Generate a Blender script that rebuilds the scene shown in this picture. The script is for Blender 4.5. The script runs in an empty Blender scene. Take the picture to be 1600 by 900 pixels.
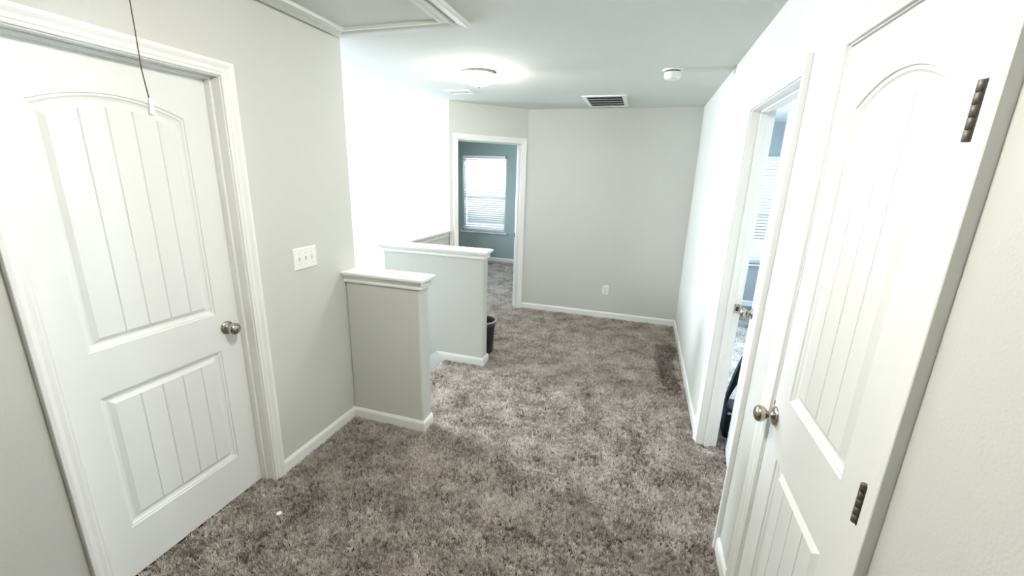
import bpy, bmesh, math, random
from mathutils import Vector, Matrix
random.seed(7)
S = bpy.context.scene
COL = S.collection
PI = math.pi

# ------------------------------------------------------------------ camera
FPX = 650.15
cam_d = bpy.data.cameras.new('camera')
cam = bpy.data.objects.new('camera', cam_d)
COL.objects.link(cam)
cam_d.sensor_width = 36.0
cam_d.lens = FPX * 36.0 / 1600.0
cam_d.clip_start = 0.02
RM = ((0.95426, -0.2802, -0.10424), (0.29751, 0.92441, 0.23866), (0.02949, -0.25876, 0.96549))
right = Vector([r[0] for r in RM]); fwd = Vector([r[1] for r in RM]); up = Vector([r[2] for r in RM])
m = Matrix((right, up, -fwd)).transposed().to_4x4()
m.translation = Vector((1.7930, 0.0, 1.6772))
cam.matrix_world = m
S.camera = cam

# ------------------------------------------------------------------ world, daylight, exposure
w = bpy.data.worlds.new('sky'); S.world = w; w.use_nodes = True
nt = w.node_tree; nt.nodes.clear()
sky = nt.nodes.new('ShaderNodeTexSky'); sky.sky_type = 'NISHITA'
sky.sun_disc = False; sky.sun_elevation = math.radians(48); sky.sun_rotation = math.radians(140)
sky.air_density = 1.0; sky.dust_density = 2.5
bg = nt.nodes.new('ShaderNodeBackground'); bg.inputs['Strength'].default_value = 0.6
wo = nt.nodes.new('ShaderNodeOutputWorld')
nt.links.new(sky.outputs[0], bg.inputs[0]); nt.links.new(bg.outputs[0], wo.inputs[0])

def area(name, loc, rot, sx, sy, power, color):
    l = bpy.data.lights.new(name, 'AREA'); l.shape = 'RECTANGLE'; l.size = sx; l.size_y = sy
    l.energy = power; l.color = color
    o = bpy.data.objects.new(name, l); COL.objects.link(o); o.location = loc; o.rotation_euler = rot
    return o
DAY = (0.82, 0.90, 1.0)
# daylight at the window openings (the stairwell window and the two bedroom windows); side ones are added fill
area('daylight_stairwell_window', (-3.42, 3.525, 2.0), (0, -PI/2, 0), 0.7, 0.65, 210, DAY)
area('daylight_left_bedroom_window', (-1.21, 9.4, 3.0), (math.radians(-46), 0, 0), 1.8, 1.2, 800, DAY)
area('fill_left_bedroom_side', (-2.56, 6.55, 1.35), (0, -PI/2, 0), 1.3, 1.1, 60, (0.80, 0.93, 1.0))  # unseen fill, added to brighten the left bedroom
area('fill_right_bedroom_side', (4.36, 4.3, 1.35), (0, PI/2, 0), 1.3, 1.1, 260, (0.60, 0.79, 1.0))  # added out of view as ambient light for the right bedroom
area('daylight_right_bedroom_window', (3.35, 7.9, 2.9), (math.radians(-46), 0, 0), 1.8, 1.2, 800, (0.70, 0.84, 1.0))
LAMP_STAIR, LAMP_DOORS = 74.0, 92.0
LAMP_COLOR = (1.0, 0.96, 0.89)

S.view_settings.view_transform = 'Standard'
S.view_settings.look = 'None'
S.view_settings.gamma = 1.0
S.view_settings.use_curve_mapping = False
S.view_settings.exposure = 0.98
S.cycles.max_bounces = 12
S.cycles.diffuse_bounces = 8
S.cycles.sample_clamp_indirect = 6.0
S.cycles.use_denoising = True

# ------------------------------------------------------------------ materials
def mat(name, color, rough=0.6, metal=0.0, bump=0.0, bscale=200.0, spec=0.5, var=0.0, vscale=6.0):
    m = bpy.data.materials.new(name); m.use_nodes = True
    n = m.node_tree; b = n.nodes['Principled BSDF']
    b.inputs['Base Color'].default_value = (*color, 1)
    b.inputs['Roughness'].default_value = rough
    b.inputs['Metallic'].default_value = metal
    b.inputs['Specular IOR Level'].default_value = spec
    tc = n.nodes.new('ShaderNodeTexCoord')
    if bump > 0:
        t = n.nodes.new('ShaderNodeTexNoise'); t.inputs['Scale'].default_value = bscale; t.inputs['Detail'].default_value = 3
        n.links.new(tc.outputs['Object'], t.inputs['Vector'])
        bp = n.nodes.new('ShaderNodeBump'); bp.inputs['Strength'].default_value = bump; bp.inputs['Distance'].default_value = 0.002
        n.links.new(t.outputs['Fac'], bp.inputs['Height']); n.links.new(bp.outputs['Normal'], b.inputs['Normal'])
    if var > 0:
        t2 = n.nodes.new('ShaderNodeTexNoise'); t2.inputs['Scale'].default_value = vscale; t2.inputs['Detail'].default_value = 4
        n.links.new(tc.outputs['Object'], t2.inputs['Vector'])
        mx = n.nodes.new('ShaderNodeMix'); mx.data_type = 'RGBA'
        mx.inputs[6].default_value = (*[c*(1-var) for c in color], 1); mx.inputs[7].default_value = (*[min(1, c*(1+var)) for c in color], 1)
        n.links.new(t2.outputs['Fac'], mx.inputs[0]); n.links.new(mx.outputs[2], b.inputs['Base Color'])
    return m

M = {}
M['wall'] = mat('greige_wall_paint', (0.605, 0.614, 0.58), 0.85, bump=0.25, bscale=160, spec=0.25, var=0.015)
M['ceiling'] = mat('ceiling_paint', (0.68, 0.70, 0.672), 0.95, bump=0.5, bscale=130, spec=0.15, var=0.015)
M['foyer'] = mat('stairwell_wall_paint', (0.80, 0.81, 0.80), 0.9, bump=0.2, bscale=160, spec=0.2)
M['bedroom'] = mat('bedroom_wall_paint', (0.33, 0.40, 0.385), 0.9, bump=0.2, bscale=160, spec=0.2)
M['bedroom_light'] = mat('light_bedroom_paint', (0.40, 0.42, 0.435), 0.9, bump=0.2, bscale=160, spec=0.2)
M['trim'] = mat('white_trim_paint', (0.83, 0.84, 0.82), 0.32, bump=0.05, bscale=60, spec=0.5)
M['door'] = mat('white_door_paint', (0.82, 0.835, 0.82), 0.38, bump=0.08, bscale=260, spec=0.5)
M['plastic'] = mat('white_plastic', (0.84, 0.85, 0.82), 0.35)
M['screw'] = mat('painted_screw', (0.6, 0.6, 0.57), 0.4)
M['nickel'] = mat('brushed_nickel', (0.46, 0.42, 0.37), 0.26, metal=1.0, bump=0.08, bscale=400)
M['hinge'] = mat('aged_nickel_hinge', (0.16, 0.145, 0.12), 0.5, metal=0.6, var=0.7, vscale=55)
M['hinge_dark'] = mat('dark_hinge_gap', (0.02, 0.02, 0.018), 0.6)
M['black'] = mat('black_plastic', (0.012, 0.012, 0.014), 0.45)
M['blackfab'] = mat('black_fabric', (0.012, 0.012, 0.013), 0.8, bump=0.3, bscale=500)
M['bin'] = mat('charcoal_bin_plastic', (0.035, 0.04, 0.042), 0.4)
M['binrim'] = mat('grey_bin_rim', (0.32, 0.34, 0.34), 0.35)
M['paper'] = mat('white_scrap', (0.85, 0.84, 0.80), 0.7)
M['cord'] = mat('brown_pull_cord', (0.10, 0.075, 0.06), 0.8)
M['panel'] = mat('attic_panel_paint', (0.64, 0.655, 0.62), 0.6, bump=0.1, bscale=90)
M['hatch'] = mat('attic_trim_paint', (0.74, 0.75, 0.72), 0.4, bump=0.05, bscale=60)
M['fin'] = mat('grey_grille_fin', (0.12, 0.125, 0.12), 0.6)
M['void'] = mat('duct_shade', (0.006, 0.006, 0.006), 0.9)
M['bronze'] = mat('lamp_ring', (0.55, 0.48, 0.40), 0.35, metal=0.9)
M['grass'] = mat('outdoor_gravel', (0.42, 0.42, 0.40), 0.95, var=0.3, vscale=2)

def lamp_mat(strength):
    m = bpy.data.materials.new('lit_frosted_glass'); m.use_nodes = True
    b = m.node_tree.nodes['Principled BSDF']
    b.inputs['Base Color'].default_value = (0.9, 0.88, 0.84, 1)
    b.inputs['Emission Color'].default_value = (*LAMP_COLOR, 1)
    b.inputs['Emission Strength'].default_value = strength
    return m

def slat_mat():
    m = bpy.data.materials.new('white_blind_slat'); m.use_nodes = True
    n = m.node_tree; b = n.nodes['Principled BSDF']
    b.inputs['Base Color'].default_value = (0.86, 0.88, 0.88, 1); b.inputs['Roughness'].default_value = 0.4
    tr = n.nodes.new('ShaderNodeBsdfTranslucent'); tr.inputs[0].default_value = (0.85, 0.9, 0.95, 1)
    mx = n.nodes.new('ShaderNodeMixShader'); mx.inputs[0].default_value = 0.15
    n.links.new(b.outputs[0], mx.inputs[1]); n.links.new(tr.outputs[0], mx.inputs[2])
    n.links.new(mx.outputs[0], n.nodes['Material Output'].inputs[0])
    return m
M['slat'] = slat_mat()

def glass_mat():
    m = bpy.data.materials.new('window_glass'); m.use_nodes = True
    n = m.node_tree; n.nodes.remove(n.nodes['Principled BSDF'])
    t = n.nodes.new('ShaderNodeBsdfTransparent'); g = n.nodes.new('ShaderNodeBsdfGlossy'); g.inputs['Roughness'].default_value = 0.02
    f = n.nodes.new('ShaderNodeFresnel'); f.inputs[0].default_value = 1.45
    mx = n.nodes.new('ShaderNodeMixShader')
    n.links.new(f.outputs[0], mx.inputs[0]); n.links.new(t.outputs[0], mx.inputs[1]); n.links.new(g.outputs[0], mx.inputs[2])
    n.links.new(mx.outputs[0], n.nodes['Material Output'].inputs[0])
    return m
M['glass'] = glass_mat()

def carpet_mat(name, tuft):
    m = bpy.data.materials.new(name); m.use_nodes = True
    n = m.node_tree; b = n.nodes['Principled BSDF']
    b.inputs['Roughness'].default_value = 0.95; b.inputs['Specular IOR Level'].default_value = 0.1
    g = n.nodes.new('ShaderNodeNewGeometry')
    n1 = n.nodes.new('ShaderNodeTexNoise'); n1.inputs['Scale'].default_value = 5.5; n1.inputs['Detail'].default_value = 5; n1.inputs['Roughness'].default_value = 0.65
    n2 = n.nodes.new('ShaderNodeTexNoise'); n2.inputs['Scale'].default_value = 48; n2.inputs['Detail'].default_value = 2
    n.links.new(g.outputs['Position'], n1.inputs['Vector']); n.links.new(g.outputs['Position'], n2.inputs['Vector'])
    a1 = n.nodes.new('ShaderNodeMath'); a1.operation = 'MULTIPLY_ADD'; a1.inputs[1].default_value = 1.02
    a2 = n.nodes.new('ShaderNodeMath'); a2.operation = 'MULTIPLY'; a2.inputs[1].default_value = 0.35
    n.links.new(n2.outputs['Fac'], a2.inputs[0]); n.links.new(n1.outputs['Fac'], a1.inputs[0]); n.links.new(a2.outputs[0], a1.inputs[2])
    # the strip along the right wall where the vacuum laid the pile flat and dark
    sx = n.nodes.new('ShaderNodeSeparateXYZ'); n.links.new(g.outputs['Position'], sx.inputs[0])
    def ramp(src, a, b_):
        r_ = n.nodes.new('ShaderNodeMapRange'); r_.interpolation_type = 'SMOOTHSTEP'
        r_.inputs[1].default_value = a; r_.inputs[2].default_value = b_; n.links.new(src, r_.inputs[0]); return r_.outputs[0]
    def mul(p_, q_, op='MULTIPLY'):
        k_ = n.nodes.new('ShaderNodeMath'); k_.operation = op; n.links.new(p_, k_.inputs[0])
        if isinstance(q_, float): k_.inputs[1].default_value = q_
        else: n.links.new(q_, k_.inputs[1])
        return k_.outputs[0]
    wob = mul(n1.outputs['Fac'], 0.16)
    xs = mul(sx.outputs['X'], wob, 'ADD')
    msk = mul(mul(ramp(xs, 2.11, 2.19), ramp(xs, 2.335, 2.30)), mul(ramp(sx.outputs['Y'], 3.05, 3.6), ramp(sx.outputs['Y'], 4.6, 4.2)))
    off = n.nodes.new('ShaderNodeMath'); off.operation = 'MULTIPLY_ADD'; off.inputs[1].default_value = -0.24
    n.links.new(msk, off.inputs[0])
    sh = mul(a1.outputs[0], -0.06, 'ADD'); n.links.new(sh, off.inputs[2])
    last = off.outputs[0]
    if tuft:
        oi = n.nodes.new('ShaderNodeObjectInfo')
        a3 = n.nodes.new('ShaderNodeMath'); a3.operation = 'MULTIPLY_ADD'; a3.inputs[1].default_value = 0.42
        sb = n.nodes.new('ShaderNodeMath'); sb.operation = 'SUBTRACT'; sb.inputs[1].default_value = 0.21
        n.links.new(oi.outputs['Random'], a3.inputs[0]); n.links.new(last, sb.inputs[0]); n.links.new(sb.outputs[0], a3.inputs[2])
        last = a3.outputs[0]
    cr = n.nodes.new('ShaderNodeValToRGB')
    e = cr.color_ramp.elements
    e[0].position = 0.30; e[0].color = (0.21, 0.179, 0.152, 1)
    e[1].position = 0.92; e[1].color = (0.90, 0.87, 0.83, 1)
    k = cr.color_ramp.elements.new(0.60); k.color = (0.60, 0.545, 0.50, 1)
    n.links.new(last, cr.inputs[0]); n.links.new(cr.outputs[0], b.inputs['Base Color'])
    if tuft:
        tl = n.nodes.new('ShaderNodeBsdfTranslucent'); n.links.new(cr.outputs[0], tl.inputs[0])
        mx = n.nodes.new('ShaderNodeMixShader'); mx.inputs[0].default_value = 0.42
        n.links.new(b.outputs[0], mx.inputs[1]); n.links.new(tl.outputs[0], mx.inputs[2]); n.links.new(mx.outputs[0], n.nodes['Material Output'].inputs[0])
    if not tuft:
        n3 = n.nodes.new('ShaderNodeTexNoise'); n3.inputs['Scale'].default_value = 150
        n.links.new(g.outputs['Position'], n3.inputs['Vector'])
        bp = n.nodes.new('ShaderNodeBump'); bp.inputs['Strength'].default_value = 1; bp.inputs['Distance'].default_value = 0.01
        n.links.new(n3.outputs['Fac'], bp.inputs['Height']); n.links.new(bp.outputs[0], b.inputs['Normal'])
    return m
M['carpet'] = mat('carpet_backing', (0.10, 0.085, 0.072), 0.95, bump=1.0, bscale=150)  # backing coloured dark to deepen the shade between the tufts
M['tuft'] = carpet_mat('carpet_yarn', True)

# ------------------------------------------------------------------ mesh helpers
class MB:
    def __init__(s): s.v = []; s.f = []; s.sm = []
    def add(s, vs, fs, smooth=False):
        o = len(s.v); s.v += [tuple(v) for v in vs]
        for f in fs: s.f.append([i+o for i in f]); s.sm.append(smooth)
        return s
    def box(s, x0, x1, y0, y1, z0, z1):
        if x0 > x1: x0, x1 = x1, x0
        if y0 > y1: y0, y1 = y1, y0
        vs = [(x, y, z) for z in (z0, z1) for y in (y0, y1) for x in (x0, x1)]
        return s.add(vs, [(0,2,3,1),(4,5,7,6),(0,1,5,4),(2,6,7,3),(0,4,6,2),(1,3,7,5)])
    def prism(s, poly, z0, z1):                       # poly ccw in xy
        n = len(poly)
        vs = [(x, y, z0) for x, y in poly] + [(x, y, z1) for x, y in poly]
        fs = [tuple(range(n-1, -1, -1)), tuple(range(n, 2*n))] + [(i, (i+1) % n, n+(i+1) % n, n+i) for i in range(n)]
        return s.add(vs, fs)
    def lathe(s, prof, origin=(0,0,0), axis='z', seg=28, smooth=True, cap=True):
        ox, oy, oz = origin; vs = []; fs = []
        n = len(prof)
        for r, h in prof:
            for k in range(seg):
                a = 2*PI*k/seg; c, d = r*math.cos(a), r*math.sin(a)
                vs.append({'z': (ox+c, oy+d, oz+h), 'y': (ox+c, oy+h, oz-d), 'x': (ox+h, oy+c, oz+d)}[axis])
        for i in range(n-1):
            for k in range(seg):
                k2 = (k+1) % seg
                fs.append((i*seg+k, i*seg+k2, (i+1)*seg+k2, (i+1)*seg+k))
        s.add(vs, fs, smooth)
        if cap:
            o = len(s.v)-len(vs)
            s.f.append([o+k for k in range(seg-1, -1, -1)]); s.sm.append(False)
            s.f.append([o+(n-1)*seg+k for k in range(seg)]); s.sm.append(False)
        return s
    def tube(s, pts, r, seg=8):
        pts = [Vector(p) for p in pts]; vs = []; fs = []
        for i, p in enumerate(pts):
            t = (pts[min(i+1, len(pts)-1)]-pts[max(i-1, 0)]).normalized()
            a = t.cross(Vector((0,0,1)) if abs(t.z) < .9 else Vector((1,0,0))).normalized(); b = t.cross(a)
            for k in range(seg):
                th = 2*PI*k/seg; vs.append(p+a*r*math.cos(th)+b*r*math.sin(th))
        for i in range(len(pts)-1):
            for k in range(seg):
                k2 = (k+1) % seg; fs.append((i*seg+k, (i+1)*seg+k, (i+1)*seg+k2, i*seg+k2))
        fs += [tuple(range(seg)), tuple(range((len(pts)-1)*seg+seg-1, (len(pts)-1)*seg-1, -1))]
        return s.add(vs, fs, True)
    def sweep(s, path, prof, closed=False):
        """profile (off, z) swept along an xy path; off goes to the RIGHT of travel, corners mitred"""
        P = [Vector(p) for p in path]; n = len(P); k = len(prof); vs = []; fs = []
        for i, p in enumerate(P):
            ds = []
            if closed or i > 0: ds.append((p-P[i-1]).normalized())
            if closed or i < n-1: ds.append((P[(i+1) % n]-p).normalized())
            ns = [Vector((d.y, -d.x)) for d in ds]
            if len(ns) == 2:
                q = (ns[0]+ns[1]); q = q/max(1e-6, q.dot(ns[0]))
            else: q = ns[0]
            for off, z in prof: vs.append((p.x+q.x*off, p.y+q.y*off, z))
        for i in range(n if closed else n-1):
            j = (i+1) % n
            for a in range(k):
                b = (a+1) % k; fs.append((i*k+a, j*k+a, j*k+b, i*k+b))
        if not closed: fs += [tuple(range(k)), tuple(range((n-1)*k+k-1, (n-1)*k-1, -1))]
        return s.add(vs, fs)
    def build(s, name, material, parent=None, bevel=0, angle=40, bseg=2):
        me = bpy.data.meshes.new(name); me.from_pydata(s.v, [], s.f)
        me.polygons.foreach_set('use_smooth', s.sm); me.update()
        bm = bmesh.new(); bm.from_mesh(me); bmesh.ops.recalc_face_normals(bm, faces=bm.faces); bm.to_mesh(me); bm.free()
        me.materials.append(material)
        o = bpy.data.objects.new(name, me); COL.objects.link(o)
        if parent: o.parent = parent
        if bevel:
            b = o.modifiers.new('edge', 'BEVEL'); b.width = bevel; b.segments = bseg; b.limit_method = 'ANGLE'; b.angle_limit = math.radians(angle)
        return o

def tag(o, label=None, cat=None, group=None, kind=None):
    if label: o['label'] = label
    if cat: o['category'] = cat
    if group: o['group'] = group
    if kind: o['kind'] = kind
    return o
def empty(name, loc=(0,0,0), rz=0, **k):
    o = bpy.data.objects.new(name, None); COL.objects.link(o); o.location = loc; o.rotation_euler = (0,0,rz); o.empty_display_size = .1
    return tag(o, **k)
def copy_tree(o, parent=None):
    c = o.copy(); COL.objects.link(c)
    if parent: c.parent = parent
    for ch in list(o.children): copy_tree(ch, c)
    return c
def st(o, label=None, cat=None): return tag(o, label, cat, kind='structure')

# ------------------------------------------------------------------ dimensions (metres, fitted to the photograph)
H = 2.44; W = 2.295; T = 0.115
C = Vector((0.395, 5.06)); DG = math.sqrt(.5)
YE = 2.293; YB = 5.06
DH = 2.053
E0 = C - Vector((DG, DG))*0.98                    # free end of the diagonal wall

# ------------------------------------------------------------------ shell: floor, ceiling, walls
fl = MB()
fl.box(-3.3, 4.2, -4.2, 2.293, -.2, -.006).box(.18, 4.2, 2.293, 3.245, -.2, -.006).box(-.435, 4.2, 3.245, 4.448, -.2, -.006).box(-2.4, 4.2, 4.448, 7.95, -.2, -.006)
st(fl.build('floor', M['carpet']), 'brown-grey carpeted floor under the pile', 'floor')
st(MB().box(-3.42, 4.32, -4.32, 8.07, H, H+.12).build('ceiling', M['ceiling']), 'matt off-white ceiling over the hallway', 'ceiling')

def wall(name, boxes, material, label, bevel=0):
    b = MB()
    for q in boxes: b.box(*q)
    return st(b.build(name, material, bevel=bevel, bseg=3), label, 'wall')
g = .018
wall('wall_left', [(-T, 0, -4.2, .764-g, 0, H), (-T, 0, 1.489+g, YE, 0, H), (-T, 0, .764-g, 1.489+g, DH+g, H)], M['wall'], 'greige wall around the closed single door and triple switch')
wall('wall_right', [(W, W+T, -4.2, .903-g, 0, H), (W, W+T, .903-g, 1.503+g, DH+g, H), (W, W+T, 1.503+g, 1.866-g, 0, H), (W, W+T, 1.866-g, 2.659+g, DH+g, H), (W, W+T, 2.659+g, 7.95, 0, H)], M['wall'], 'bright greige wall holding the hinged closet door and ajar bedroom door')
wall('wall_back', [(C.x-.05, W, YB, YB+T, 0, H)], M['wall'], 'greige end wall with a single low outlet')
def diag_pt(s, n=0):                                   # s along the wall from the corner, n towards the camera
    return C + Vector((-DG, -DG))*s + Vector((DG, -DG))*n
dw = MB()
for s0, s1, z0, z1 in ((0, .075-g, 0, H), (.075-g, .875+g, DH+g, H), (.875+g, .98, 0, H)):
    dw.prism([tuple(diag_pt(s0)), tuple(diag_pt(s1)), tuple(diag_pt(s1, -T)), tuple(diag_pt(s0, -T))], z0, z1)
st(dw.build('wall_diagonal', M['wall']), 'narrow diagonal wall framing the bedroom doorway', 'wall')
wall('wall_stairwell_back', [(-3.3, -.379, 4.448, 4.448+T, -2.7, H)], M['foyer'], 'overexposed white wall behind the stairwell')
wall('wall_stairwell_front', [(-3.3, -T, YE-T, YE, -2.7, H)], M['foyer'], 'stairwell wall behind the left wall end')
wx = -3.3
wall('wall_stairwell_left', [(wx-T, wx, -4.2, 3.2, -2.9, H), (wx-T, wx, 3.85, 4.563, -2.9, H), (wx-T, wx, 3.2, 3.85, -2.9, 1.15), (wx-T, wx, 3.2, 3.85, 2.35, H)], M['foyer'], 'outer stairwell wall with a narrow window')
wall('wall_front', [(wx, 4.2, -4.2-T, -4.2, 0, H)], M['wall'], 'wall closing the hall behind the viewpoint')
wall('wall_right_outer', [(4.2, 4.2+T, -4.2, 3.75, 0, H), (4.2, 4.2+T, 4.85, 8, 0, H), (4.2, 4.2+T, 3.75, 4.85, 0, .7), (4.2, 4.2+T, 3.75, 4.85, 2.0, H), (W+T, 4.2, 1.55, 1.66, 0, H)], M['bedroom_light'], 'outer wall of the right bedroom')
def window_wall(name, x0, x1, y, wx0, wx1, z0, z1, material, label):
    return wall(name, [(x0, wx0, y, y+T, 0, H), (wx1, x1, y, y+T, 0, H), (wx0, wx1, y, y+T, 0, z0), (wx0, wx1, y, y+T, z1, H)], material, label)
window_wall('wall_left_bedroom', -2.4-T, W, 7.82, -1.66, -.76, .59, 2.05, M['bedroom'], 'dark teal grey bedroom wall around the bright window')
window_wall('wall_right_bedroom', W+T, 4.2, 6.38, 2.95, 3.80, .61, 2.03, M['bedroom_light'], 'blue-grey bedroom wall glimpsed past the ajar door')
wall('wall_left_bedroom_side', [(-2.4-T, -2.4, 4.563, 6.0, 0, H), (-2.4-T, -2.4, 7.1, 7.95, 0, H), (-2.4-T, -2.4, 6.0, 7.1, 0, .7), (-2.4-T, -2.4, 6.0, 7.1, 2.0, H)], M['bedroom'], 'side wall of the left bedroom')
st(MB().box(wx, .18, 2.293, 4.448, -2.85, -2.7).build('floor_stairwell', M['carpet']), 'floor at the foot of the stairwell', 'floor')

# stairs going down to the left between the half walls
stairs = empty('stairs', (.18, 2.77, 0)); st(stairs, 'carpeted stairs going down behind the near half wall', 'stairs')
for i in range(10):
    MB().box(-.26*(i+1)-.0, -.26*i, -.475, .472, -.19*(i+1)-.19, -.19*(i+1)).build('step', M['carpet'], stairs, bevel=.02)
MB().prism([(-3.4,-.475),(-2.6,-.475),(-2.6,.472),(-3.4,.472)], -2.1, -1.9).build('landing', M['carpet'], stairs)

# ------------------------------------------------------------------ half walls with caps
NOSE = [(.0, .000), (.030, .000), (.034, .004), (.036, .010), (.034, .016), (.030, .020), (.0, .020)]
MOLD = [(.0, .0), (.010, .0), (.0125, .004), (.0125, .013), (.009, .015), (.010, .022), (.016, .034), (.024, .041), (.026, .044), (.026, .050), (.0, .050)]
CT = 1.06
def half_wall(name, x0, x1, y0, y1, label, sides, z0=-.006):
    b = MB().box(x0, x1, y0, y1, z0, CT-.02)
    o = st(b.build(name, M['wall'], bevel=.016, angle=60, bseg=3), label, 'half wall')
    o.modifiers['edge'].affect = 'EDGES'
    return o
def cap(parent, path, nose_rect, closed, mname='cap'):
    x0, x1, y0, y1 = nose_rect
    bx = MB().box(x0, x1, y0, y1, CT-.02, CT)
    c = bx.build('cap', M['trim'], parent, bevel=.006, bseg=3)
    mo = MB().sweep(path, [(o, CT-.07+z) for o, z in MOLD], closed).build('cap_molding', M['trim'], c)
    return c
HX1, HY0, HY1 = .543, 2.18, 2.293
h1 = half_wall('wall_stair_near', 0, HX1, HY0, HY1, 'short greige half wall capped in white, nearest the left wall', None)
cap(h1, [(0, HY0), (HX1, HY0), (HX1, HY1), (0, HY1)], (0, HX1+.036, HY0-.036, HY1+.036), False)
QX0, QX1, QY0, QY1 = -.435, .55, 3.245, 3.36
h2 = half_wall('wall_stair_far', QX0, QX1, QY0, QY1, 'longer greige half wall with white cap, beside the bin', None)
cap(h2, [(QX0, QY1), (QX0, QY0), (QX1, QY0), (QX1, QY1), (-.32, QY1)], (QX0-.036, QX1+.036, QY0-.036, QY1+.036), False)
h3 = half_wall('wall_stair_side', QX0, -.32, QY1, 4.44, 'half wall running from the far half wall to the diagonal wall', None)
cap(h3, [(-.32, QY1), (-.32, 4.385), (QX0, 4.44), (QX0, QY1)], (QX0-.036, -.284, QY1+.0365, 4.40), False)
wall('wall_under_stair', [(QX0, .18, QY0, QY1, -2.7, -.2), (QX0, -.32, QY1, 4.448, -2.7, -.2), (.18, .3, YE, QY0, -2.7, -.2)], M['foyer'], 'wall below the floor edge at the stairs')

# ------------------------------------------------------------------ baseboards
BASE = [(0, 0), (.0125, 0), (.0125, .066), (.010, .074), (.006, .080), (.004, .085), (0, .085)]
def base(name, path, label):
    return st(MB().sweep(path, BASE).build(name, M['trim']), label, 'baseboard')
dr = lambda s, n=0: tuple(diag_pt(s, n))
base('baseboard_left', [(0, 1.546+.005), (0, HY0), (HX1, HY0), (HX1, HY1+.001)], 'white baseboard turning from the left wall round the near half wall')
base('baseboard_left_near', [(0, -4.19), (0, .70)], 'white baseboard on the left wall before the closed door')
base('baseboard_landing', [(.10, QY0), (QX1, QY0), (QX1, QY1), (-.32, QY1), (-.32, 4.34)], 'white baseboard wrapping the far half wall')
base('baseboard_back', [(C.x+.004, YB), (W, YB), (W, 2.722)], 'white baseboard under the outlet, turning along the right wall')
base('baseboard_right_middle', [(W, 1.803), (W, 1.566)], 'short white baseboard between the closet and bedroom doors')
base('baseboard_right_near', [(W, .840), (W, -4.19)], 'white baseboard on the right wall past the closet hinges')
base('baseboard_left_bedroom', [(-2.4, 7.82), (W, 7.82)], 'baseboard under the left bedroom window')
base('baseboard_right_bedroom', [(W+T, 6.38), (4.2, 6.38)], 'baseboard under the right bedroom window')
# sloping skirt board on the far half wall beside the stairs
sk = MB()
zs = lambda x: .085 + (x-.10)*.73
sk.add([(x, y, z) for y in (QY0-.014, QY0) for x, z in ((.18, -.2), (.18, .0), (.22, .0), (.10, .085), (-2.4, zs(-2.4)), (-2.4, zs(-2.4)-.35))],
       [(0,1,2,3,4,5), (11,10,9,8,7,6)] + [(i, (i+1) % 6, 6+(i+1) % 6, 6+i) for i in range(6)])
st(sk.build('trim_1', M['trim']), 'white skirt board sloping down beside the stairs', 'skirt board')

# ------------------------------------------------------------------ door frames (casing + jambs + stops)
CAS = [(.005, 0), (.005, .009), (.009, .0105), (.016, .0105), (.020, .013), (.034, .0145), (.041, .018), (.049, .0215), (.060, .0215), (.062, .020), (.062, 0)]
def door_frame(name, loc, rz, w, h, label, stop_n, strike=None, both=True, material=None, depth=T):
    r = empty(name, (loc[0], loc[1], 0), rz); st(r, label, 'door frame')
    for nm, side in (('casing', 1), ('casing', -1), ('casing', 0)):
        b = MB(); k = len(CAS); vs = []
        for f, t in CAS:
            if side == 1: vs += [(-f, t, 0), (-f, t, h+f)]
            elif side == -1: vs += [(w+f, t, 0), (w+f, t, h+f)]
            else: vs += [(-f, t, h+f), (w+f, t, h+f)]
        fs = [(2*i, 2*i+1, 2*((i+1) % k)+1, 2*((i+1) % k)) for i in range(k)] + [tuple(range(0, 2*k, 2)), tuple(range(2*k-1, 0, -2))]
        b.add(vs, fs).build(nm, M['trim'], r)
    jm = [(-.018, 0, 0, h), (w, w+.018, 0, h), (-.018, w+.018, h, h+.018)]
    for u0, u1, z0, z1 in jm:
        MB().box(u0, u1, -depth, 0, z0, z1).build('jamb', M['trim'], r, bevel=.001)
    s0, s1 = stop_n
    for u0, u1, z0, z1 in ((0, .011, 0, h-.011), (w-.011, w, 0, h-.011), (0, w, h-.011, h)):
        MB().box(u0, u1, s0, s1, z0, z1).build('door_stop', M['trim'], r, bevel=.003)
    if strike is not None:
        u, z, n = strike
        sp = MB().box(u-.0012, u+.0012, n-.014, n+.014, z-.029, z+.029).build('strike_plate', M['nickel'], r)
        MB().box(u-.0018, u+.0018, n-.007, n+.007, z-.012, z+.012).build('latch_hole', M['hinge_dark'], sp)
    return r
LO = (0, 1.489); RO = (W, .903); FO = (W, 1.866); AO = tuple(diag_pt(.075))
door_frame('trim_2', LO, -PI/2, .725, DH, 'white casing and jambs around the closed door on the left', (-.079, -.045))
door_frame('trim_3', RO, PI/2, .60, DH, 'white casing and jambs around the closet door with exposed hinges', (-.072, -.038))
door_frame('trim_4', FO, PI/2, .793, DH, 'white casing and jambs around the ajar bedroom door', (-.076, -.042), strike=(.792, .955, -.095))
door_frame('trim_5', AO, -PI*3/4, .80, DH, 'white casing and jambs of the open doorway in the diagonal wall', (-.076, -.042), strike=(.001, .955, -.095))

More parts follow.
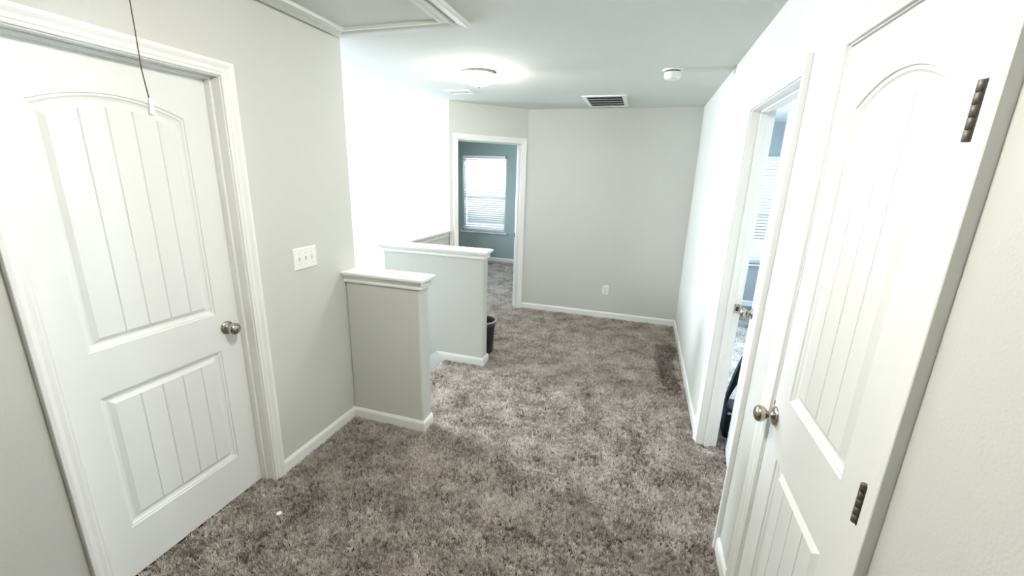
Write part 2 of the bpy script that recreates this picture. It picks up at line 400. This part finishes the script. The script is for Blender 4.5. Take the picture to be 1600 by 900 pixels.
# ------------------------------------------------------------------ door leaves: slab with a hole per panel, moulded panels, v-grooved planks
INS = [(0, 0), (.002, -.005), (.009, -.006), (.014, -.011), (.022, -.014), (.028, -.014), (.045, -.004)]
def outline(p, d, ns=18):
    u0, u1, z0, z1, rise = p
    pts = [(u0+d, z0+d), (u1-d, z0+d)]
    if rise == 0: return pts + [(u1-d, z1-d), (u0+d, z1-d)]
    for i in range(ns+1):
        t = i/ns; pts.append((u1-d+(u0-u1+2*d)*t, z1-d+rise*(1-(2*t-1)**2)))
    return pts
def door_leaf(name, loc, rz, w, h, nf, panels, label, bottom=.012, thick=.035):
    """hinge at local u=0, face towards +y at local y = nf"""
    r = empty(name, (loc[0], loc[1], 0), rz); st(r, label, 'door')
    bm = bmesh.new()
    g0 = .002
    rect = [(g0, bottom), (w-g0, bottom), (w-g0, h), (g0, h)]
    edges = []
    for loop in [rect] + [outline(p, 0) for p in panels]:
        vs = [bm.verts.new((u, nf, z)) for u, z in loop]
        for i in range(len(vs)): edges.append(bm.edges.new((vs[i], vs[(i+1) % len(vs)])))
        if loop is rect:
            bk = [bm.verts.new((u, nf-thick, z)) for u, z in loop]
            for i in range(4): bm.faces.new((vs[i], vs[(i+1) % 4], bk[(i+1) % 4], bk[i]))
            bm.faces.new(bk)
    bmesh.ops.triangle_fill(bm, edges=edges, use_beauty=True)
    bmesh.ops.recalc_face_normals(bm, faces=bm.faces)
    me = bpy.data.meshes.new('slab'); bm.to_mesh(me); bm.free(); me.materials.append(M['door'])
    o = bpy.data.objects.new('slab', me); COL.objects.link(o); o.parent = r
    for p, grooves in zip(panels, [q[1] for q in door_leaf.gr]):
        b = MB(); loops = [[(u, nf+dn, z) for u, z in outline(p, d)] for d, dn in INS]
        n = len(loops[0])
        for a, c in zip(loops, loops[1:]):
            b.add(a+c, [(i, (i+1) % n, n+(i+1) % n, n+i) for i in range(n)])
        po = b.build('panel', M['door'], r)
        # smooth along the arch is left flat shaded; the field is split into planks
        d, dn = INS[-1]; u0, u1, z0, z1, rise = p
        a0, a1 = u0+d, u1-d
        cuts = [a0] + sorted(grooves) + [a1]
        zt = lambda u: z1-d+rise*(1-(2*(u-a0)/(a1-a0)-1)**2)
        for i in range(len(cuts)-1):
            ua, ub = cuts[i], cuts[i+1]; c = .0028; dp = .0055
            cols = []
            if i > 0: cols.append((ua, dn-dp)); cols.append((ua+c, dn))
            else: cols.append((ua, dn))
            for k in (1, 2, 3): cols.append((ua+(ub-ua)*k/4, dn))
            if i < len(cuts)-2: cols.append((ub-c, dn)); cols.append((ub, dn-dp))
            else: cols.append((ub, dn))
            vs = []
            for u, nn in cols: vs += [(u, nf+nn, z0+d), (u, nf+nn, zt(u))]
            MB().add(vs, [(2*k, 2*k+2, 2*k+3, 2*k+1) for k in range(len(cols)-1)]).build('plank', M['door'], po)
    return r
KNOB = [(.0325, 0), (.0325, .003), (.030, .007), (.020, .0095), (.0125, .012), (.0115, .020), (.0125, .026), (.019, .031), (.0255, .038), (.0285, .046), (.0280, .053), (.0240, .060), (.0150, .0645), (.006, .066)]
def knob(parent, u, z, n, privacy=False):
    k = MB().lathe(KNOB, (u, n, z), 'y', 32).build('knob', M['nickel'], parent)
    if privacy: MB().lathe([(.0035, .0655), (.0035, .0665)], (u, n, z), 'y', 12).build('keyhole', M['hinge_dark'], k)
    return k
def hinge(parent, u, z, n, length=.094):
    """butt hinge seen from its barrel side: five knuckles, pin tips, leaf plate and a painted shade strip"""
    root = MB().box(u-.001, u+.0005, n-.03, n+.004, z-length/2, z+length/2).box(u-.0095, u-.002, n+.011, n+.0135, z-length/2, z+length/2).build('hinge', M['hinge_dark'], parent)  # second box is dark paint for the shade between barrel and casing
    L = length/5
    for i in range(5):
        z0 = z-length/2+i*L
        MB().lathe([(.0058, .0002), (.0068, .0009), (.0068, L-.0009), (.0058, L-.0002)], (u+.0015, n+.0125, z0), 'z', 14).build('knuckle', M['hinge'], root)
    return root

# left closed door: local u = 1.489 - y, hinge end is u=.725, so build with u measured from the latch
yl = lambda y: 1.489 - y
P_up = (yl(1.370), yl(.884), 1.006, 1.868, .052); P_lo = (yl(1.370), yl(.884), .232, .824, 0)
gl = [yl(1.017), yl(1.100), yl(1.183), yl(1.266)]
door_leaf.gr = [(0, gl), (0, gl)]
d1 = door_leaf('door_1', LO, -PI/2, .725, 2.047, -.080, [P_up, P_lo], 'closed white arch-top plank door on the left wall')
knob(d1, yl(1.415), .926, -.080, True)
# right closet door, hinges exposed on this side
yr = lambda y: y - .903
Q_up = (yr(1.015), yr(1.388), 1.018, 1.876, .054); Q_lo = (yr(1.015), yr(1.388), .235, .806, 0)
gr_ = [yr(1.125), yr(1.207), yr(1.289)]
door_leaf.gr = [(0, gr_), (0, gr_)]
d2 = door_leaf('door_2', RO, PI/2, .60, 2.047, -.002, [Q_up, Q_lo], 'closed white arch-top closet door with two dark hinges on its near edge')
knob(d2, yr(1.470), .918, -.002)
MB().box(.594, .602, -.012, -.001, .945, .960).build('latch_bolt', M['hinge_dark'], d2)
for hz in (1.800, 1.045, .25): hinge(d2, .0, hz, -.002)
# bedroom door, ajar into the bedroom: pivot on the bedroom side of the near jamb
R_up = (.12, .66, 1.018, 1.876, .054); R_lo = (.12, .66, .235, .806, 0)
gg = [.12+.045+.09*i for i in range(1, 5)]
door_leaf.gr = [(0, gg), (0, gg)]
d3 = door_leaf('door_3', (W+T, 1.866+.003), PI/2 - math.radians(6.5), .785, 2.040, .035, [R_up, R_lo], 'white bedroom door standing ajar at the right wall')
d3.location.x = W+T
knob(d3, .720, .955, .035)

# ------------------------------------------------------------------ windows and blinds
def window(name, loc, rz, w, z0, z1, label, depth=T):
    """local x along the wall, +y into the room; opening from x=0..w"""
    r = empty(name, (loc[0], loc[1], 0), rz); st(r, label, 'window')
    f = .045
    fb = MB().box(0, f, -depth, -depth+.06, z0, z1).box(w-f, w, -depth, -depth+.06, z0, z1).box(f, w-f, -depth, -depth+.06, z0, z0+f).box(f, w-f, -depth, -depth+.06, z1-f, z1)
    fb.build('window_frame', M['trim'], r)
    zm = (z0+z1)/2
    MB().box(f, w-f, -depth+.01, -depth+.05, zm-.02, zm+.02).build('sash_rail', M['trim'], r)
    for a, b in ((z0+f, zm-.02), (zm+.02, z1-f)):
        MB().box(f, w-f, -depth+.028, -depth+.032, a, b).build('pane', M['glass'], r)
    MB().box(-.05, w+.05, -depth+.06, .04, z0-.022, z0).build('window_sill', M['trim'], r, bevel=.004)
    return r
# all three face along local +y = into the room
window('window_1', (-.76, 7.82), PI, .90, .59, 2.05, 'bright bedroom window seen through the diagonal doorway')
window('window_2', (3.80, 6.38), PI, .85, .61, 2.03, 'bright bedroom window glimpsed past the ajar door')
window('window_3', (wx, 3.85), -PI/2, .65, 1.15, 2.35, 'narrow stairwell window around the corner')

window('fill_window_left', (-2.4, 7.1), -PI/2, 1.1, .7, 2.0, 'unseen side window added to bring fill light into the left bedroom')  # added out of view for the left bedroom fill
window('fill_window_right', (4.2, 3.75), PI/2, 1.1, .7, 2.0, 'unseen side window added to bring fill light into the right bedroom')  # invented opening that lets the right bedroom fill in

def blind(name, loc, w, ztop, zbot, label, n, tilt, lift=0.0):
    r = empty(name, (loc[0], loc[1], 0), PI); tag(r, label, 'blind', 'window blinds')
    MB().box(0, w, -.02, .045, ztop-.055, ztop).build('headrail', M['trim'], r, bevel=.003)
    zt, zb = ztop-.075, zbot+.02
    c, s_ = math.cos(tilt), math.sin(tilt)
    sl = MB(); d = .024
    vs = []
    for x in (.006, w-.006):
        for a, bow in ((-d, 0), (0, .0025), (d, 0)):
            vs.append((x, a*c-bow*s_, a*s_+bow*c)); vs.append((x, a*c-(bow-.0025)*s_, a*s_+(bow-.0025)*c))
    fs = [(0, 2, 8, 6), (2, 4, 10, 8), (1, 7, 9, 3), (3, 9, 11, 5), (0, 6, 7, 1), (4, 5, 11, 10), (0, 1, 3, 2), (2, 3, 5, 4), (6, 8, 9, 7), (8, 10, 11, 9)]
    first = sl.add(vs, fs).build('slat', M['slat'], r)
    for i in range(n):
        o = first if i == 0 else first.copy()
        if i: COL.objects.link(o); o.parent = r
        o.location = (0, .012, zt-(zt-zb)*i/(n-1))
    MB().box(0, w, -.012, .036, zbot-.012, zbot+.006).build('bottom_rail', M['trim'], r, bevel=.003)
    for x in (.13, w-.13):
        MB().tube([(x, .040, ztop-.05), (x, .040, zbot)], .0022, 6).build('lift_cord', M['trim'], r)
    MB().tube([(w-.06, .05, ztop-.05), (w-.06, .055, ztop-.75)], .004, 6).build('tilt_wand', M['trim'], r)
    return r
blind('window_blind', (-.775, 7.84), .87, 2.045, .66, 'white slatted blind in the bedroom beyond the diagonal doorway', 32, math.radians(-20))
blind('window_blind', (3.785, 6.40), .82, 2.025, .68, 'white slatted blind glimpsed past the ajar right-hand bedroom door', 32, math.radians(-20))
st(MB().box(-30, 30, -30, 40, -3.2, -3.0).build('ground', M['grass']), 'pale ground outside the windows', 'ground')

# ------------------------------------------------------------------ attic hatch with pull cord
ah = empty('attic_hatch', (.43, 1.57, H), label='white-trimmed pull-down attic hatch in the ceiling above the left door', cat='attic hatch')
x0, x1, y0, y1 = .022-.43, .833-.43, .86-1.57, 2.268-1.57
PR = [(0, 0), (0, -.020), (.006, -.022), (.022, -.020), (.040, -.017), (.052, -.012), (.058, -.010), (.058, 0)]
cw = .062
def trim_bar(p, q, inward, name):
    """casing bar from corner p to corner q, profile running inward with mitred ends"""
    p, q = Vector(p), Vector(q); d = (q-p).normalized(); n = Vector(inward); b = MB(); k = len(PR); vs = []
    for f, z in PR:
        a = p+n*f+d*f; e = q+n*f-d*f; vs += [(a.x, a.y, z), (e.x, e.y, z)]
    b.add(vs, [(2*i, 2*i+1, 2*((i+1) % k)+1, 2*((i+1) % k)) for i in range(k)] + [tuple(range(0, 2*k, 2)), tuple(range(2*k-1, 0, -2))])
    return b.build(name, M['hatch'], ah)
trim_bar((x0, y0), (x1, y0), (0, 1), 'trim_board'); trim_bar((x1, y0), (x1, y1), (-1, 0), 'trim_board')
trim_bar((x1, y1), (x0, y1), (0, -1), 'trim_board'); trim_bar((x0, y1), (x0, y0), (1, 0), 'trim_board')
px0, px1, py0, py1 = x0+.060, x1-.066, y0+.064, y1-.061
MB().box(x0+.05, x1-.05, y0+.05, y1-.05, -.0015, -.0005).build('dark_gap', M['hinge_dark'], ah)
pn = MB().box(px0, px1, py0, py1, -.010, -.002).build('door_panel', M['panel'], ah)
EDG = [(0, -.010), (0, -.016), (.010, -.022), (.020, -.017), (.036, -.016), (.046, -.024), (.054, -.024), (.060, -.010)]
fr = MB()
kk = len(EDG); cs = [(px0, py0, 1, 1), (px1, py0, -1, 1), (px1, py1, -1, -1), (px0, py1, 1, -1)]
vs = []
for cx, cy, sx, sy in cs:
    for f, z in EDG: vs.append((cx+sx*f, cy+sy*f, z))
fr.add(vs, [(i*kk+a, ((i+1) % 4)*kk+a, ((i+1) % 4)*kk+a+1, i*kk+a+1) for i in range(4) for a in range(kk-1)])
fr.build('panel_molding', M['hatch'], pn)
pc = empty('pull_cord', (.43, .905, H-.014), label='thin brown attic pull cord with a white bell-shaped end', cat='cord')
cz = 1.815-(H-.014)
MB().tube([(0, 0, 0), (0.002, .0, -.2), (-.002, .001, -.40), (-.003, 0, cz+.12), (.006, 0, cz+.04)], .0017, 6).build('cord', M['cord'], pc)
MB().lathe([(.0025, .045), (.0045, .040), (.0060, .020), (.0085, .004), (.0095, 0)], (.008, 0, cz), 'z', 16).build('pull_bell', M['plastic'], pc)

# ------------------------------------------------------------------ ceiling fixtures
def ceiling_lamp(x, y, label, strength):
    r = empty('ceiling_light', (x, y, H), label=label, cat='ceiling light', group='flush ceiling lights')
    MB().lathe([(.112, 0), (.114, -.008), (.108, -.012)], (0,0,0), 'z', 40).build('base_pan', M['plastic'], r)
    MB().lathe([(.110, -.010), (.128, -.011), (.131, -.017), (.128, -.023), (.120, -.024)], (0,0,0), 'z', 48).build('ring', M['bronze'], r)
    bowl = [(.128*math.cos(a), -.020-.080*math.sin(a)) for a in [PI/2*i/10 for i in range(10)]] + [(.004, -.100)]
    MB().lathe(bowl, (0,0,0), 'z', 48, cap=True).build('glass_bowl', lamp_mat(strength), r)
    MB().lathe([(.010, -.099), (.011, -.104), (.006, -.112), (.002, -.115)], (0,0,0), 'z', 16).build('finial', M['nickel'], r)
    return r
ceiling_lamp(.49, 3.25, 'lit flush ceiling light with a glowing glass bowl above the far half wall', LAMP_STAIR)
ceiling_lamp(1.27, .95, 'second lit flush ceiling light between the two facing closed doors', LAMP_DOORS)

sd = empty('smoke_detector', (1.895, 3.425, H), label='round white smoke detector on the ceiling near the right wall', cat='smoke detector')
MB().lathe([(.070, 0), (.072, -.006), (.068, -.011)], seg=36).build('mounting_plate', M['plastic'], sd)
MB().lathe([(.048, -.011), (.048, -.019)], seg=36).build('shadow_gap', M['hinge_dark'], sd)
MB().lathe([(.054, -.018), (.056, -.022), (.055, -.048), (.051, -.058), (.040, -.063), (.02, -.065), (.004, -.065)], seg=36).build('body', M['plastic'], sd)
MB().lathe([(.010, -.063), (.010, -.067), (.006, -.068)], (.018, -.022, 0), seg=16).build('test_button', M['screw'], sd)

def grille(name, x0, x1, y0, y1, fr, nbar, nfin, label, fin='fin'):
    cx, cy = (x0+x1)/2, (y0+y1)/2
    r = empty(name, (cx, cy, H), label=label, cat='ceiling vent')
    a, b = (x1-x0)/2, (y1-y0)/2
    prof = [(0, 0), (0, -.004), (.004, -.009), (fr-.004, -.011), (fr, -.009), (fr, 0)]
    k = len(prof); vs = []
    for sx, sy in ((-1,-1),(1,-1),(1,1),(-1,1)):
        for f, z in prof: vs.append((sx*(a-f), sy*(b-f), z))
    MB().add(vs, [(i*k+c, ((i+1) % 4)*k+c, ((i+1) % 4)*k+(c+1) % k, i*k+(c+1) % k) for i in range(4) for c in range(k)]).build('frame', M['plastic'], r)
    ia, ib = a-fr, b-fr
    MB().box(-ia, ia, -ib, ib, -.0015, -.0005).build('duct_shade', M['void'], r)  # black sheet painted for the shade of a duct, no opening behind
    for i in range(1, nbar):
        y = -ib+2*ib*i/nbar
        MB().box(-ia, ia, y-.009, y+.009, -.0085, -.006).build('cross_bar', M['screw'], r)
    fb = MB()
    for i in range(1, nfin):
        x = -ia+2*ia*i/nfin
        fb.box(x-.0006, x+.0006, -ib, ib, -.0075, -.0016)
    tag(fb.build('louvre_fins', M[fin], r), kind='stuff')
    return r
grille('return_vent', 1.118, 1.540, 4.300, 4.905, .042, 4, 20, 'large white return air grille with dark slots by the end wall')
grille('supply_vent', -.10, .14, 3.86, 4.03, .022, 3, 26, 'small white supply register on the ceiling behind the lit lamp', 'plastic')

# ------------------------------------------------------------------ switches and outlet
def plate(name, loc, rz, w, h, label, cat):
    r = empty(name, loc, rz, label=label, cat=cat)
    prof = [(0, 0), (.0015, .003), (.005, .0055), (.009, .006)]
    vs = []
    for f, n in prof:
        vs += [(-w/2+f, n, -h/2+f), (w/2-f, n, -h/2+f), (w/2-f, n, h/2-f), (-w/2+f, n, h/2-f)]
    fs = [(4*i+j, 4*i+(j+1) % 4, 4*i+4+(j+1) % 4, 4*i+4+j) for i in range(3) for j in range(4)] + [(12, 13, 14, 15), (3, 2, 1, 0)]
    MB().add(vs, fs).build('plate', M['plastic'], r)
    return r
def toggle(r, u):
    MB().box(u-.005, u+.005, .0055, .0068, -.012, .012).build('toggle_slot', M['screw'], r)
    b = MB().add([(u-.004, .006, -.006), (u+.004, .006, -.006), (u+.004, .006, .007), (u-.004, .006, .007), (u-.0032, .016, .004), (u+.0032, .016, .004), (u+.0032, .015, .010), (u-.0032, .015, .010)],
                 [(0,1,5,4), (1,2,6,5), (2,3,7,6), (3,0,4,7), (4,5,6,7), (3,2,1,0)])
    b.build('toggle', M['plastic'], r, bevel=.0008)
    for z in (-.030, .030):
        MB().lathe([(.0032, .0055), (.0028, .0068)], (u, 0, z), 'y', 10).build('screw', M['screw'], r)
ls = plate('triple_light_switch', (0, 1.866, 1.199), -PI/2, .172, .124, 'white three-gang toggle switch plate beside the left door', 'light switch')
for u in (-.046, 0, .046): toggle(ls, u)
rs = plate('single_light_switch', (W, 3.165, 1.205), PI/2, .072, .118, 'white single toggle switch plate past the ajar bedroom door', 'light switch')
toggle(rs, 0)
ou = plate('wall_outlet', (1.459, YB, .362), PI, .074, .120, 'white duplex outlet low on the end wall', 'outlet')
for z in (-.020, .020):
    rc = MB().box(-.016, .016, .0055, .0075, z-.014, z+.014).build('receptacle', M['plastic'], ou, bevel=.004)
    MB().box(-.0075, -.0055, .0072, .0079, z-.003, z+.006).box(.0055, .0075, .0072, .0079, z-.003, z+.006).lathe([(.0024, .0072), (.0024, .0079)], (0, 0, z-.008), 'y', 8).build('slots', M['hinge_dark'], rc)
MB().lathe([(.003, .0055), (.0025, .0068)], (0, 0, 0), 'y', 10).build('screw', M['screw'], ou)

# ------------------------------------------------------------------ loose things on the floor
bn = empty('waste_bin', (.428, 3.555, .004), label='dark charcoal round waste bin behind the far half wall', cat='bin')
MB().lathe([(.098, 0), (.101, .004), (.122, .285), (.128, .287), (.128, .325), (.124, .325), (.122, .30), (.098, .012), (.004, .010)], seg=40, cap=False).build('body', M['bin'], bn)
MB().lathe([(.0985, .0), (.0985, .002)], seg=40).build('bottom', M['bin'], bn)
MB().lathe([(.127, .322), (.134, .324), (.136, .331), (.133, .338), (.125, .337), (.122, .330), (.127, .322)], seg=40, cap=False).build('rim', M['binrim'], bn)

cn = MB()
cp = [(.0125*math.cos(2*PI*i/14)*(1+.08*math.sin(3*i)), .0105*math.sin(2*PI*i/14)) for i in range(14)]
cn.prism(cp, 0, .0022)
o = tag(cn.build('paper_scrap', M['paper'], bevel=.0006), 'small round white scrap lying on the dark carpet before the left door', 'scrap')
o.location = (.226, 1.30, .0265); o.rotation_euler = (.25, -.12, .5)
for x, y, ln, rz, lb in ((.592, 2.165, .05, .5, 'tiny white thread on the carpet beside the near half wall corner'), (.93, 1.11, .07, 1.2, 'curved white thread on the carpet in the middle of the hall')):
    pts = [(ln*(t-.5), .012*math.sin(PI*t), .004*math.sin(2*PI*t)) for t in [i/8 for i in range(9)]]
    t = tag(MB().tube(pts, .0011, 6).build('thread', M['paper']), lb, 'thread', 'loose threads on the carpet')
    t.location = (x, y, .0285); t.rotation_euler = (0, 0, rz)

# things glimpsed in the right bedroom through the gap of the ajar door
bx = empty('travel_bag', (2.57, 2.87, .0), label='black bag with arched straps on the bedroom carpet just inside the ajar door', cat='bag')
MB().box(-.10, .12, -.08, .10, .0, .225).build('body', M['blackfab'], bx, bevel=.02)
MB().box(-.096, .116, -.083, -.078, .19, .205).build('zipper', M['screw'], bx)
def strap(x0, x1, y, z0, z1, wd):
    b = MB(); n = 14; vs = []
    for i in range(n+1):
        t = i/n; x = x0+(x1-x0)*t; z = z0+(z1-z0)*math.sin(PI*t)**.8
        vs += [(x, y-.02, z), (x, y+.02, z), (x, y+.02, z+wd), (x, y-.02, z+wd)]
    b.add(vs, [(4*i+a, 4*i+4+a, 4*i+4+(a+1) % 4, 4*i+(a+1) % 4) for i in range(n) for a in range(4)] + [(3,2,1,0), (4*n, 4*n+1, 4*n+2, 4*n+3)])
    return b.build('strap', M['blackfab'], bx)
strap(-.11, .19, -.02, .20, .66, .10); strap(-.085, .16, .06, .20, .46, .05)

# ------------------------------------------------------------------ carpet pile: tufts scattered by geometry nodes on the visible floor
def tuft_mesh(seed):
    rd = random.Random(seed); b = MB()
    for i in range(7):
        a = 2*PI*i/7+rd.uniform(-.4, .4); lean = rd.uniform(.003, .010); hh = rd.uniform(.013, .021); wd = rd.uniform(.0011, .0017)
        c, s_ = math.cos(a), math.sin(a); x, y = rd.uniform(-.003, .003), rd.uniform(-.003, .003)
        vs = []
        for t, ww in ((0, 1.0), (.55, 1.15), (1, .55)):
            d = lean*t**1.7
            vs += [(x+c*d-s_*wd*ww, y+s_*d+c*wd*ww, hh*t-.002), (x+c*d+s_*wd*ww, y+s_*d-c*wd*ww, hh*t-.002)]
        b.add(vs, [(0, 1, 3, 2), (2, 3, 5, 4)])
    o = b.build('carpet_tuft', M['tuft'])
    return o
def carpet_pile():
    polys = [[(.0, .3), (W, .3), (W, 2.29), (.0, 2.29)], [(-.078, .77), (0, .77), (0, 1.485), (-.078, 1.485)], [(.185, 2.29), (W, 2.29), (W, 3.24), (.185, 3.24)], [(-.31, 3.24), (W, 3.24), (W, 5.05), (.395, 5.05), (-.31, 4.36)],
             [(.40, 5.06), (-.29, 4.37), (-1.7, 5.9), (-1.9, 7.8), (.2, 7.8), (.6, 6.0)], [(W, 1.88), (W+.12, 1.88), (W+.12, 2.65), (W, 2.65)], [(W+.12, 1.9), (2.9, 1.9), (3.8, 6.3), (2.9, 6.3), (W+.12, 3.6)]]
    b = MB()
    for p in polys: b.add([(x, y, -.004) for x, y in p], [tuple(range(len(p)))])
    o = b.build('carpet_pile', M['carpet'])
    tag(o, 'mottled brown-grey shag carpet pile covering the hallway floor', 'carpet', kind='stuff')
    hold = bpy.data.collections.new('tuft_kinds')
    for s in range(4):
        t = tuft_mesh(s); COL.objects.unlink(t); hold.objects.link(t)
    ng = bpy.data.node_groups.new('pile', 'GeometryNodeTree')
    ng.interface.new_socket('Geometry', in_out='INPUT', socket_type='NodeSocketGeometry')
    ng.interface.new_socket('Geometry', in_out='OUTPUT', socket_type='NodeSocketGeometry')
    N = ng.nodes; L = ng.links
    gi = N.new('NodeGroupInput'); go = N.new('NodeGroupOutput')
    ds = N.new('GeometryNodeDistributePointsOnFaces'); ds.inputs['Density'].default_value = 14000
    ci = N.new('GeometryNodeCollectionInfo'); ci.inputs['Collection'].default_value = hold; ci.inputs['Separate Children'].default_value = True; ci.inputs['Reset Children'].default_value = True
    ip = N.new('GeometryNodeInstanceOnPoints'); ip.inputs['Pick Instance'].default_value = True
    rv = N.new('FunctionNodeRandomValue'); rv.data_type = 'FLOAT_VECTOR'
    rv.inputs[0].default_value = (-.45, -.45, 0); rv.inputs[1].default_value = (.45, .45, 6.283)
    sc = N.new('FunctionNodeRandomValue'); sc.data_type = 'FLOAT'; sc.inputs[2].default_value = .95; sc.inputs[3].default_value = 1.5
    jg = N.new('GeometryNodeJoinGeometry')
    L.new(gi.outputs[0], ds.inputs['Mesh']); L.new(ds.outputs['Points'], ip.inputs['Points']); L.new(ci.outputs[0], ip.inputs['Instance'])
    L.new(rv.outputs[0], ip.inputs['Rotation']); L.new(sc.outputs[1], ip.inputs['Scale'])
    L.new(ip.outputs[0], jg.inputs[0]); L.new(gi.outputs[0], jg.inputs[0]); L.new(jg.outputs[0], go.inputs[0])
    md = o.modifiers.new('pile', 'NODES'); md.node_group = ng
    return o
carpet_pile()
